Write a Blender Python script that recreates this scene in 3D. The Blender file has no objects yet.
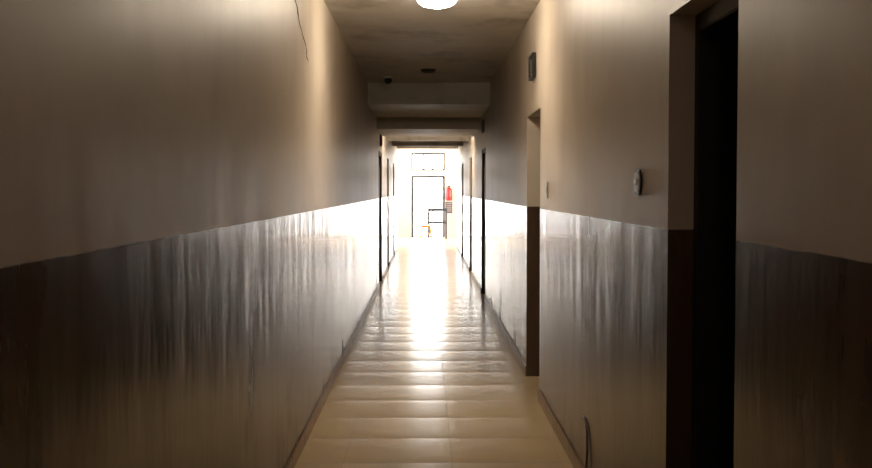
import bpy, bmesh, math, random
from mathutils import Vector, Matrix
random.seed(3)
sc = bpy.context.scene
sc.view_settings.view_transform = 'Standard'
sc.view_settings.exposure = .42
XL, XR = -0.72, 0.81
CEIL = 2.84
YB, YE = -2.0, 28.0
LY = 35.0

# ---------------------------------------------------------------- materials
def mat(name, col=(.5,.5,.5), rough=.5, metal=0, emis=None, es=0, spec=.5):
    m = bpy.data.materials.new(name); m.use_nodes = True
    b = m.node_tree.nodes['Principled BSDF']
    b.inputs['Base Color'].default_value = (*col, 1)
    b.inputs['Roughness'].default_value = rough
    b.inputs['Metallic'].default_value = metal
    b.inputs['Specular IOR Level'].default_value = spec
    if emis:
        b.inputs['Emission Color'].default_value = (*emis, 1)
        b.inputs['Emission Strength'].default_value = es
    return m
class NT:
    def __init__(s, m): s.t = m.node_tree; s.b = s.t.nodes['Principled BSDF']
    def n(s, typ, **kw):
        x = s.t.nodes.new(typ)
        for k, v in kw.items():
            if k.startswith('i_'): x.inputs[int(k[2:])].default_value = v
            else: setattr(x, k, v)
        return x
    def l(s, a, b): s.t.links.new(a, b)
    def math(s, op, a, b=None, clamp=False):
        x = s.t.nodes.new('ShaderNodeMath'); x.operation = op; x.use_clamp = clamp
        for i, v in enumerate((a, b)):
            if v is None: continue
            if isinstance(v, (int, float)): x.inputs[i].default_value = v
            else: s.l(v, x.inputs[i])
        return x.outputs[0]
    def noise(s, vec, scale, sv=(1,1,1), detail=3, rough=.5):
        mp = s.n('ShaderNodeMapping'); mp.inputs['Scale'].default_value = sv
        s.l(vec, mp.inputs['Vector'])
        x = s.n('ShaderNodeTexNoise'); x.inputs['Scale'].default_value = scale
        x.inputs['Detail'].default_value = detail; x.inputs['Roughness'].default_value = rough
        s.l(mp.outputs[0], x.inputs['Vector']); return x.outputs['Fac']
    def ramp(s, fac, stops):
        x = s.n('ShaderNodeValToRGB'); e = x.color_ramp.elements
        while len(e) < len(stops): e.new(.5)
        for k, (p, c) in enumerate(stops):
            e[k].position = p; e[k].color = (*c, 1) if len(c) == 3 else c
        s.l(fac, x.inputs[0]); return x.outputs[0]
    def mix(s, fac, a, b):
        x = s.n('ShaderNodeMix', data_type='RGBA')
        if isinstance(fac, (int, float)): x.inputs[0].default_value = fac
        else: s.l(fac, x.inputs[0])
        s.l(a, x.inputs[6]); s.l(b, x.inputs[7]); return x.outputs[2]

def wall_material(name='two_tone_wall_paint', low=((.055,.033,.021),(.090,.056,.036),(.122,.08,.052)), grime=1):
    m = mat(name); t = NT(m)
    pos = t.n('ShaderNodeNewGeometry').outputs['Position']
    sep = t.n('ShaderNodeSeparateXYZ'); t.l(pos, sep.inputs[0])
    edge = t.noise(pos, 6, (1,1,1), 2)
    zz = t.math('ADD', sep.outputs[2], t.math('MULTIPLY', t.math('SUBTRACT', edge, .5), .008))
    up = t.math('MULTIPLY', t.math('SUBTRACT', zz, 1.366), 250, clamp=True)
    blot = t.noise(pos, 1.6, (1,1,.6), 6, .6)
    upc = t.ramp(blot, [(.3, (.60,.51,.415)), (.52, (.70,.61,.505)), (.75, (.74,.65,.545))])
    streak = t.noise(pos, 4, (1,1,.3), 5, .65)
    loc = t.ramp(streak, [(.3, low[0]), (.5, low[1]), (.75, low[2])])
    # soft scuffs on the dado, denser toward the skirting
    scuff = t.noise(pos, 3.2, (1,1,.5), 6, .62)
    lowz = t.math('MULTIPLY', t.math('SUBTRACT', .40, sep.outputs[2]), .30, clamp=True)
    gm = t.math('MULTIPLY', t.math('SUBTRACT', t.math('ADD', scuff, lowz), .60), 6*grime, clamp=True)
    dirt = t.n('ShaderNodeRGB'); dirt.outputs[0].default_value = (.024,.017,.012,1)
    loc = t.mix(t.math('MULTIPLY', gm, .7), loc, dirt.outputs[0])
    t.l(t.mix(up, loc, upc), t.b.inputs['Base Color'])
    r = t.math('ADD', t.math('MULTIPLY', up, .22), t.math('ADD', .14, t.math('MULTIPLY', blot, .11)))
    r = t.math('ADD', r, t.math('MULTIPLY', t.math('MULTIPLY', gm, t.math('SUBTRACT', 1, up)), .10))
    t.l(r, t.b.inputs['Roughness'])
    t.b.inputs['Specular IOR Level'].default_value = .46
    t.b.inputs['Specular Tint'].default_value = (1,.93,.83,1)
    h1 = t.noise(pos, 4.6, (1,1,.26), 3, .5)
    h2 = t.noise(pos, 1.5, (1,1,.7), 2, .5)
    h3 = t.noise(pos, 26, (1,1,.35), 2, .5)
    h = t.math('ADD', t.math('ADD', t.math('MULTIPLY', h1, .0034), t.math('MULTIPLY', h2, .006)), t.math('MULTIPLY', h3, .00026))
    amp = t.math('SUBTRACT', 1, t.math('MULTIPLY', up, .45))
    bp = t.n('ShaderNodeBump'); bp.inputs['Strength'].default_value = 1; bp.inputs['Distance'].default_value = 1
    t.l(h, bp.inputs['Height']); t.l(amp, bp.inputs['Strength']); t.l(bp.outputs[0], t.b.inputs['Normal'])
    return m
WALL = wall_material()
WALL2 = wall_material('lobby_wall_paint', ((.48,.41,.37),(.53,.46,.42),(.58,.51,.46)), 0)

def ceil_material():
    m = mat('stained_ceiling_plaster', rough=.6); t = NT(m)
    pos = t.n('ShaderNodeNewGeometry').outputs['Position']
    a = t.noise(pos, 1.7, (1,.7,1), 6, .62)
    t.l(t.ramp(a, [(.30,(.46,.42,.37)), (.45,(.72,.68,.61)), (.7,(.82,.78,.71))]), t.b.inputs['Base Color'])
    bp = t.n('ShaderNodeBump'); bp.inputs['Distance'].default_value = .02; bp.inputs['Strength'].default_value = .5
    t.l(t.noise(pos, 3, (1,1,1), 4), bp.inputs['Height']); t.l(bp.outputs[0], t.b.inputs['Normal'])
    return m
CEILM = ceil_material()

def floor_material():
    m = mat('glazed_floor_tiles'); t = NT(m)
    pos = t.n('ShaderNodeNewGeometry').outputs['Position']
    sep = t.n('ShaderNodeSeparateXYZ'); t.l(pos, sep.inputs[0])
    def grid(o, off, s=.6):
        f = t.math('FRACT', t.math('DIVIDE', t.math('ADD', o, off), s))
        d = t.math('MINIMUM', f, t.math('SUBTRACT', 1, f))      # 0 at joint
        return f, d
    fx, dx = grid(sep.outputs[0], 5.855)
    fy, dy = grid(sep.outputs[1], 6.0)
    g = t.math('MAXIMUM', t.math('LESS_THAN', dx, .004), t.math('LESS_THAN', dy, .010))
    c = t.ramp(t.noise(pos, 1.2, (1,1,1), 2, .4), [(.3,(.69,.54,.33)), (.7,(.73,.58,.365))])
    gc = t.n('ShaderNodeRGB'); gc.outputs[0].default_value = (.24,.17,.10,1)
    t.l(t.mix(t.math('MULTIPLY', g, .75), c, gc.outputs[0]), t.b.inputs['Base Color'])
    t.l(t.math('ADD', .21, t.math('MULTIPLY', g, .3)), t.b.inputs['Roughness'])
    # tiles very slightly cushioned along the corridor
    dish = t.math('MULTIPLY', t.math('POWER', t.math('ABSOLUTE', t.math('SUBTRACT', fy, .5)), 3), -.018)
    nz = t.math('MULTIPLY', t.noise(pos, 1.2, (.08,1,1), 0), .0045)
    h = t.math('ADD', dish, nz)
    bp = t.n('ShaderNodeBump'); bp.inputs['Strength'].default_value = 1; bp.inputs['Distance'].default_value = 1
    t.l(h, bp.inputs['Height']); t.l(bp.outputs[0], t.b.inputs['Normal'])
    return m
FLOORM = floor_material()
def noisy(name, c1, c2, scale=8, sv=(1,1,1), rough=.4, metal=0):
    m = mat(name, c1, rough, metal); t = NT(m)
    tc = t.n('ShaderNodeTexCoord').outputs['Object']
    t.l(t.ramp(t.noise(tc, scale, sv, 4), [(.3, c1), (.7, c2)]), t.b.inputs['Base Color'])
    return m
DOORM = noisy('black_stained_wood', (.003,.002,.002), (.006,.004,.004), 20, (1,1,.1), .55)
SKIRT = noisy('skirting_tile', (.22,.14,.08), (.32,.21,.12), 6, rough=.3)
BLACK = noisy('black_plastic', (.012,.012,.012), (.02,.02,.02), rough=.35)
CHROME = noisy('brushed_steel', (.45,.43,.4), (.6,.58,.55), 20, rough=.25, metal=1)
WHITEP = noisy('white_plastic', (.6,.58,.52), (.7,.68,.62), rough=.35)
GREYM = noisy('dark_window_aluminium', (.02,.024,.03), (.035,.04,.05), rough=.5, metal=0)
FRAMEM = noisy('grey_painted_window_frame', (.05,.05,.055), (.07,.07,.075), rough=.4)
PIPE = noisy('painted_conduit', (.16,.11,.08), (.22,.15,.1), rough=.4)
ORANGE = noisy('orange_plastic', (.62,.15,.015), (.72,.19,.02), rough=.4)
CRACK = noisy('crack_dark_plaster', (.05,.035,.025), (.12,.09,.06), 30, rough=.9)
LAMP = mat('lamp_glass_lit', (.9,.85,.7), .3, emis=(1,.85,.67), es=62)
FILL_LAMP = mat('fill_lamp_glass', (.9,.85,.7), .3, emis=(1,.80,.70), es=22)  # glow for the added fill lamp behind the camera
RED = noisy('red_enamel', (.42,.012,.012), (.5,.02,.018), rough=.3)

# ---------------------------------------------------------------- mesh helpers
def mk(name, bm, m, parent=None, smooth=False):
    me = bpy.data.meshes.new(name); bm.to_mesh(me); bm.free()
    ms = m if isinstance(m, (list, tuple)) else [m]
    for x in ms: me.materials.append(x)
    if smooth:
        for p in me.polygons: p.use_smooth = True
    o = bpy.data.objects.new(name, me); sc.collection.objects.link(o)
    if parent: o.parent = parent
    return o
def box(bm, x0, x1, y0, y1, z0, z1, bev=0):
    x0, x1 = min(x0, x1), max(x0, x1); y0, y1 = min(y0,y1), max(y0,y1)
    r = bmesh.ops.create_cube(bm, size=1)
    for v in r['verts']:
        v.co = Vector(((x0+x1)/2 + v.co.x*(x1-x0), (y0+y1)/2 + v.co.y*(y1-y0), (z0+z1)/2 + v.co.z*(z1-z0)))
    if bev:
        es = list({e for v in r['verts'] for e in v.link_edges})
        bmesh.ops.bevel(bm, geom=es, offset=bev, segments=2, affect='EDGES', clamp_overlap=True)
def cyl(bm, p0, p1, r0, r1=None, seg=16):
    p0, p1 = Vector(p0), Vector(p1); r1 = r0 if r1 is None else r1
    d = p1-p0; q = Vector((0,0,1)).rotation_difference(d.normalized()).to_matrix().to_4x4()
    bmesh.ops.create_cone(bm, cap_ends=True, segments=seg, radius1=r0, radius2=r1, depth=d.length,
                          matrix=Matrix.Translation((p0+p1)/2) @ q)
def lathe(bm, prof, seg=32, M=Matrix()):
    rings = []
    for r, z in prof:
        rings.append([bm.verts.new(M @ Vector((r*math.cos(2*math.pi*i/seg), r*math.sin(2*math.pi*i/seg), z))) for i in range(seg)])
    for a, b in zip(rings, rings[1:]):
        for i in range(seg):
            bm.faces.new((a[i], a[(i+1)%seg], b[(i+1)%seg], b[i]))
    bm.faces.new(rings[0][::-1]); bm.faces.new(rings[-1])
    bmesh.ops.recalc_face_normals(bm, faces=bm.faces)
def empty(name, loc=(0,0,0)):
    e = bpy.data.objects.new(name, None); e.empty_display_size = .1; e.location = loc
    sc.collection.objects.link(e); return e

# ---------------------------------------------------------------- shell
T = .35
# (y0, y1, top, start of frame behind wall face, frame depth)
RD = [(2.86,3.67,2.08,.085,.235), (7.78,8.80,2.08,.15,.07), (14.85,15.9,2.08,.01,.07), (19.2,20.2,2.08,.03,.07), (23.6,24.6,2.08,.03,.07)]
LD = [(16.85,18.1,2.1,.01,.07), (20.6,21.6,2.1,.03,.07), (24.4,25.4,2.1,.03,.07)]
def wall(name, x0, s, doors):
    bm = bmesh.new(); y = YB; far = x0+s*T
    for (a, b, top, fd, dd) in doors:
        box(bm, x0, far, y, a, 0, CEIL)
        box(bm, x0, far, a, b, top, CEIL)
        box(bm, x0+s*(fd+dd), far, a, b, 0, top)
        y = b
    box(bm, x0, far, y, YE, 0, CEIL)
    return mk(name, bm, WALL)
wl = wall('wall_left', XL, -1, LD); wr = wall('wall_right', XR, 1, RD)
bm = bmesh.new(); box(bm, XL-T, XR+T, YB-.2, YB, 0, CEIL); mk('wall_back', bm, WALL)
bm = bmesh.new(); box(bm, -3.4, 3.4, YB-.2, LY+.2, -.15, 0); mk('floor', bm, FLOORM)
bm = bmesh.new(); box(bm, -3.4, 3.4, YB-.2, LY+.2, CEIL, CEIL+.2); mk('ceiling', bm, CEILM)
# beams and dropped soffits
bm = bmesh.new()
box(bm, XL, XR, 13.8, 16.3, 2.57, CEIL)
box(bm, XL, XR, 16.3, 18.5, 2.40, CEIL)
box(bm, XL, XR, 18.5, YE, 2.60, CEIL)
box(bm, XL, XR, 21.0, 21.3, 2.44, 2.60)
box(bm, XL, XR, 24.0, 24.3, 2.46, 2.60)
box(bm, XL, XR, 27.6, YE, 2.54, 2.60)
mk('ceiling_beam', bm, CEILM)
# lobby
LX, RX = -3.0, 3.0
bm = bmesh.new(); box(bm, LX, XL, YE, YE+.2, 0, CEIL); box(bm, XR, RX, YE, YE+.2, 0, CEIL); mk('wall_lobby_front', bm, WALL2)
for s, nm in ((-1,'wall_lobby_left'), (1,'wall_lobby_right')):
    bm = bmesh.new(); x0 = s*3.0; x1 = s*3.2
    box(bm, x0, x1, YE, 30.6, 0, CEIL); box(bm, x0, x1, 33.4, LY+.2, 0, CEIL)
    box(bm, x0, x1, 30.6, 33.4, 0, .8); box(bm, x0, x1, 30.6, 33.4, 2.55, CEIL)
    mk(nm, bm, WALL2)
DX0, DX1, DT = -.45, .61, 1.95
bm = bmesh.new()
box(bm, LX, DX0, LY, LY+.2, 0, CEIL); box(bm, DX1, RX, LY, LY+.2, 0, CEIL)
box(bm, DX0, DX1, LY, LY+.2, DT, 2.12); box(bm, DX0, DX1, LY, LY+.2, 2.68, CEIL)
mk('wall_lobby_end', bm, WALL2)
# end balcony door frame with glazing bars
bm = bmesh.new(); f = .07
box(bm, DX0, DX0+f, LY+.02, LY+.10, 0, DT); box(bm, DX1-f, DX1, LY+.02, LY+.10, 0, DT)
box(bm, DX0+f, DX1-f, LY+.02, LY+.10, DT-f, DT); box(bm, DX0+f, DX1-f, LY+.02, LY+.10, 0, .03)
box(bm, .06, .10, LY+.03, LY+.09, .03, DT-f)
mk('door_balcony', bm, GREYM)
bm = bmesh.new(); f = .055
box(bm, DX0, DX1, LY+.02, LY+.10, 2.12, 2.12+f); box(bm, DX0, DX1, LY+.02, LY+.10, 2.68-f, 2.68)
for x in (DX0, -.10, .20, DX1-f): box(bm, x, x+f, LY+.02, LY+.10, 2.12+f, 2.68-f)
mk('window_1', bm, FRAMEM)
for k, s in ((2,-1),(3,1)):  # unseen side windows, added to bring daylight into the lobby
    bm = bmesh.new(); x0, x1 = s*3.07, s*3.13
    box(bm, x0, x1, 30.6, 33.4, .8, .85); box(bm, x0, x1, 30.6, 33.4, 2.5, 2.55)
    for y in (30.6, 31.5, 32.4, 33.35): box(bm, x0, x1, y, y+.05, .85, 2.5)
    mk('window_%d' % k, bm, GREYM)
# balcony outside
bm = bmesh.new(); box(bm, -3.4, 3.4, LY+.2, LY+2.0, -.2, -.02)
mk('balcony_slab', bm, noisy('balcony_concrete', (.5,.48,.44), (.6,.58,.54), 4, rough=.8))
bm = bmesh.new()
box(bm, -3.3, 3.3, LY+1.9, LY+1.95, .95, 1.0); box(bm, -3.3, 3.3, LY+1.9, LY+1.95, .1, .13)
for i in range(34): box(bm, -3.3+i*.2-.008, -3.3+i*.2+.008, LY+1.915, LY+1.935, -.02, .96)
mk('balcony_railing', bm, mat('pale_painted_railing', (.75,.75,.74), .4))

# baseboards
def baseboard(name, x0, s, doors):
    bm = bmesh.new(); y = YB
    for d in list(doors)+[(YE, YE, 0, 0)]:
        yy = y
        while yy < d[0]-.01:
            e = min(yy+.6, d[0]); box(bm, x0, x0-s*.012, yy+.0015, e-.0015, 0, .085, .003); yy = e
        y = d[1]
    return mk(name, bm, SKIRT)
baseboard('baseboard_left', XL, -1, LD); baseboard('baseboard_right', XR, 1, RD)

# ---------------------------------------------------------------- doors
def door(idx, x0, s, a, b, top, fd, dd):
    e = empty('door_%d' % idx, (x0+s*fd, (a+b)/2, 0))
    L = -(b-a)/2; R = (b-a)/2; w = .06; o = dd-.07
    def bx(bm, d0, d1, y0, y1, z0, z1, bev=0): box(bm, s*d0, s*d1, y0, y1, z0, z1, bev)
    bm = bmesh.new()
    bx(bm, 0, dd, L, L+w, 0, top, .004); bx(bm, 0, dd, R-w, R, 0, top, .004); bx(bm, 0, dd, L+w, R-w, top-w, top, .004)
    mk('frame', bm, DOORM, e)
    bm = bmesh.new()
    bx(bm, o+.028, o+.066, L+w+.002, R-w-.002, .006, top-w-.002, .002)
    m = .12
    for z0, z1 in ((.18,.9),(1.05,top-w-.14)):
        bx(bm, o+.018, o+.03, L+w+m, R-w-m, z0, z1, .006)
        bx(bm, o+.010, o+.02, L+w+m+.05, R-w-m-.05, z0+.05, z1-.05, .005)
    mk('leaf', bm, DOORM, e)
    bm = bmesh.new()
    hy = R-w-.06
    bx(bm, o+.020, o+.029, hy-.02, hy+.02, .92, 1.14, .004)
    cyl(bm, (s*(o+.022), hy, 1.06), (s*(o-.02), hy, 1.06), .009)
    cyl(bm, (s*(o-.02), hy+.008, 1.06), (s*(o-.02), hy-.11, 1.055), .009, .007)
    mk('handle', bm, BLACK if idx == 1 else CHROME, e, True)
    bm = bmesh.new()
    for z in (.25, 1.0, 1.75): cyl(bm, (s*(o+.018), L+w+.002, z-.05), (s*(o+.018), L+w+.002, z+.05), .008, seg=10)
    mk('hinges', bm, CHROME, e, True)
k = 1
for d in RD: door(k, XR, 1, *d); k += 1
for d in LD: door(k, XL, -1, *d); k += 1

# ---------------------------------------------------------------- ceiling fittings
def ceiling_lamp(x, y, z, m=LAMP):
    e = empty('ceiling_lamp', (x, y, z))
    bm = bmesh.new(); lathe(bm, [(.11,0),(.11,-.016),(.095,-.02)], 40); mk('base', bm, WHITEP, e, True)
    bm = bmesh.new(); lathe(bm, [(.09,-.02),(.125,-.04),(.135,-.065),(.125,-.09),(.095,-.11),(.05,-.122),(.004,-.126)], 40); mk('diffuser', bm, m, e, True)
ceiling_lamp(.075, 7.4, CEIL)
ceiling_lamp(.05, -.9, CEIL, FILL_LAMP)  # added fill lamp behind the camera, lifts the near walls
ceiling_lamp(.05, 18.85, 2.60)  # added fill lamp, hidden behind the beam, brightens the far corridor
e = empty('smoke_detector', (.03, 12.3, CEIL))
bm = bmesh.new(); lathe(bm, [(.085,0),(.085,-.014),(.07,-.03),(.045,-.042),(.004,-.044)], 28); mk('housing', bm, BLACK, e, True)
e = empty('security_camera', (-.44, 13.0, CEIL))
bm = bmesh.new(); lathe(bm, [(.06,0),(.06,-.02),(.045,-.03)], 28); mk('mount', bm, WHITEP, e, True)
bm = bmesh.new(); lathe(bm, [(.044,-.03),(.046,-.05),(.038,-.075),(.02,-.09),(.003,-.094)], 28); mk('dome', bm, BLACK, e, True)

# ---------------------------------------------------------------- framed number signs above doors
def sign(x0, s, y, z):
    e = empty('room_number_sign', (x0-s*.002, y, z)); W, H = .15, .09
    def b(bm, d0, d1, y0, y1, z0, z1, bev=0): box(bm, -s*d0, -s*d1, y0, y1, z0, z1, bev)
    bm = bmesh.new()
    b(bm, 0,.03,-W,W,H-.02,H,.003); b(bm,0,.03,-W,W,-H,-H+.02,.003); b(bm,0,.03,-W,-W+.025,-H+.02,H-.02,.003); b(bm,0,.03,W-.025,W,-H+.02,H-.02,.003)
    mk('frame', bm, BLACK, e)
    bm = bmesh.new(); b(bm, 0,.014,-W+.025,W-.025,-H+.02,H-.02); mk('panel', bm, WHITEP, e)
    bm = bmesh.new()
    for k, yy in enumerate((-.06,0,.06)):
        b(bm,.014,.017,yy-.006,yy+.006,-.045,.045)
        if k != 1: b(bm,.014,.017,yy-.02,yy-.006,.033,.045); b(bm,.014,.017,yy-.02,yy-.006,-.045,-.033)
    mk('digits', bm, BLACK, e)
sign(XR, 1, 8.22, 2.415); sign(XR, 1, 15.3, 2.38); sign(XL, -1, 17.4, 2.28)

# ---------------------------------------------------------------- doorbell plate & switch
e = empty('doorbell_plate', (XR-.001, 4.18, 1.53))
def rr(bm, ry, rz, d0, d1, seg=8, rad=.04):
    pts = []
    for cy, cz, a0 in ((ry-rad, rz-rad, 0), (-(ry-rad), rz-rad, 90), (-(ry-rad), -(rz-rad), 180), (ry-rad, -(rz-rad), 270)):
        for i in range(seg+1):
            a = math.radians(a0+90*i/seg); pts.append((cy+rad*math.cos(a), cz+rad*math.sin(a)))
    A = [bm.verts.new((-d0, p[0], p[1])) for p in pts]; B = [bm.verts.new((-d1, p[0], p[1])) for p in pts]
    n = len(pts)
    for i in range(n): bm.faces.new((A[i], A[(i+1)%n], B[(i+1)%n], B[i]))
    bm.faces.new(A); bm.faces.new(B); bmesh.ops.recalc_face_normals(bm, faces=bm.faces)
bm = bmesh.new(); rr(bm, .075, .05, 0, .007, rad=.048); mk('rim', bm, BLACK, e)
bm = bmesh.new(); rr(bm, .058, .038, .007, .009, rad=.036); mk('plate', bm, WHITEP, e)
bm = bmesh.new(); cyl(bm, (-.009,0,0), (-.013,0,0), .012); mk('button', bm, CHROME, e)
e = empty('light_switch', (XR-.001, 7.3, 1.5))
bm = bmesh.new(); box(bm, 0, -.008, -.04, .04, -.055, .055, .003); mk('plate', bm, WHITEP, e)
bm = bmesh.new(); box(bm, -.008, -.012, -.015, .015, -.025, .025, .001); mk('rocker', bm, WHITEP, e)

# conduit loop low on right wall
cu = bpy.data.curves.new('wall_conduit', 'CURVE'); cu.dimensions = '3D'; cu.bevel_depth = .006; cu.bevel_resolution = 3
sp = cu.splines.new('BEZIER'); P = [(XR-.019,5.42,0),(XR-.007,5.42,.28),(XR-.007,5.50,.335),(XR-.001,5.62,.335)]
sp.bezier_points.add(3)
for b, p in zip(sp.bezier_points, P): b.co = p; b.handle_left_type = b.handle_right_type = 'AUTO'
o = bpy.data.objects.new('wall_conduit', cu); sc.collection.objects.link(o); cu.materials.append(PIPE)

# plaster crack, upper left wall
def crack(name, pts, wmax):
    bm = bmesh.new(); prev = None
    for i, (y, z) in enumerate(pts):
        w = wmax*(.3+.7*random.random())*(1 if 0 < i < len(pts)-1 else .15)
        a = bm.verts.new((XL+.0015, y-w, z)); b = bm.verts.new((XL+.0015, y+w, z+.005))
        if prev: bm.faces.new((prev[0], prev[1], b, a))
        prev = (a, b)
    return mk(name, bm, CRACK, wl)
pts = []
y, z = 5.55, 2.80
for i in range(40):
    pts.append((y, z)); y += random.uniform(-.03,.075); z -= random.uniform(.004,.022)
crack('plaster_crack', pts, .035)

# ---------------------------------------------------------------- stool
e = empty('plastic_stool', (.01, 32.9, 0)); H = .45
bm = bmesh.new(); box(bm, -.15, .15, -.15, .15, H-.03, H, .012)
box(bm, -.14,.14,-.14,-.125,H-.08,H-.03); box(bm, -.14,.14,.125,.14,H-.08,H-.03); box(bm, -.14,-.125,-.125,.125,H-.08,H-.03); box(bm,.125,.14,-.125,.125,H-.08,H-.03)
mk('seat', bm, ORANGE, e)
bm = bmesh.new()
for sx in (-1,1):
    for sy in (-1,1): cyl(bm, (sx*.165, sy*.165, 0), (sx*.125, sy*.125, H-.03), .024, .03, 10)
mk('legs', bm, ORANGE, e)
bm = bmesh.new()
for s_ in (-1,1):
    cyl(bm, (-.15, s_*.15, .18), (.15, s_*.15, .18), .012, seg=8); cyl(bm, (s_*.15, -.15, .18), (s_*.15, .15, .18), .012, seg=8)
mk('stretchers', bm, ORANGE, e)

# ---------------------------------------------------------------- table
e = empty('metal_table', (.37, 34.1, 0))
bm = bmesh.new(); box(bm, -.29, .29, -.25, .25, .88, .94, .006); mk('top', bm, GREYM, e)
bm = bmesh.new()
for sx in (-1,1):
    for sy in (-1,1): box(bm, sx*.265-.025, sx*.265+.025, sy*.23-.02, sy*.23+.02, 0, .88)
mk('legs', bm, GREYM, e)
bm = bmesh.new()
box(bm, -.24,.24,-.24,-.22,.84,.88); box(bm, -.24,.24,.22,.24,.84,.88); box(bm, -.24,.24,-.24,-.22,.46,.53)
box(bm, -.24,.24,.22,.24,.46,.53)
mk('rails', bm, GREYM, e)

# ---------------------------------------------------------------- fire extinguisher on end wall
e = empty('fire_extinguisher', (.74, LY-.14, 1.16))
bm = bmesh.new(); lathe(bm, [(.08,0),(.095,.012),(.1,.03),(.1,.33),(.092,.37),(.065,.40),(.035,.415),(.03,.43)], 32); mk('cylinder', bm, RED, e, True)
bm = bmesh.new()
cyl(bm, (0,0,.43),(0,0,.47), .028, .024); box(bm, -.015,.015,-.14,.03,.475,.49,.003); box(bm, -.012,.012,-.13,.02,.50,.515,.003)
cyl(bm, (.02,0,.455),(.05,-.01,.455), .018)
mk('valve', bm, BLACK, e)
cu = bpy.data.curves.new('hose', 'CURVE'); cu.dimensions='3D'; cu.bevel_depth=.012; cu.bevel_resolution=3
sp = cu.splines.new('BEZIER'); P=[(-.02,-.01,.455),(-.10,-.04,.40),(-.125,-.03,.2),(-.115,-.02,.04)]; sp.bezier_points.add(3)
for b, p in zip(sp.bezier_points, P): b.co = p; b.handle_left_type = b.handle_right_type = 'AUTO'
o = bpy.data.objects.new('hose', cu); sc.collection.objects.link(o); o.parent = e; cu.materials.append(BLACK)
bm = bmesh.new(); box(bm, -.04,.04,.098,.138,.08,.36,.004); box(bm, -.107,.107,-.004,.10,.2,.215,.002); mk('bracket', bm, BLACK, e)
e = empty('instruction_sign', (.74, LY-.002, .95))
bm = bmesh.new(); box(bm, -.11,.11,-.012,0,-.19,.17,.003); mk('board', bm, noisy('mauve_grey_board', (.06,.045,.06), (.09,.07,.085)), e)
bm = bmesh.new()
for i in range(5): box(bm, -.08,.08,-.015,-.012,.12-i*.06,.128-i*.06)
mk('text_lines', bm, WHITEP, e)

# ---------------------------------------------------------------- sky and daylight
w = bpy.data.worlds.new('sky'); sc.world = w; w.use_nodes = True
bg = w.node_tree.nodes['Background']; bg.inputs[0].default_value = (1,.98,.95,1); bg.inputs[1].default_value = 18.5
def portal(name, loc, rot, sx, sy):
    l = bpy.data.lights.new(name, 'AREA'); l.shape = 'RECTANGLE'; l.size = sx; l.size_y = sy; l.cycles.is_portal = True
    o = bpy.data.objects.new(name, l); o.location = loc; o.rotation_euler = rot; sc.collection.objects.link(o)
portal('daylight_door', ((DX0+DX1)/2, LY+.15, DT/2), (math.radians(-90),0,0), DX1-DX0, DT)
portal('daylight_transom', ((DX0+DX1)/2, LY+.15, 2.4), (math.radians(-90),0,0), DX1-DX0, .56)
portal('daylight_side_left', (-3.15, 32.0, 1.675), (0,math.radians(-90),0), 1.75, 2.8)
portal('daylight_side_right', (3.15, 32.0, 1.675), (0,math.radians(90),0), 1.75, 2.8)

# ---------------------------------------------------------------- camera
cam = bpy.data.cameras.new('camera'); cam.sensor_width = 36; cam.lens = 36*1100/872
co = bpy.data.objects.new('camera', cam); sc.collection.objects.link(co); sc.camera = co
co.location = (0,0,1.5); co.rotation_euler = (math.radians(90-2.29), 0, math.radians(-.54))
cam.clip_start = .05
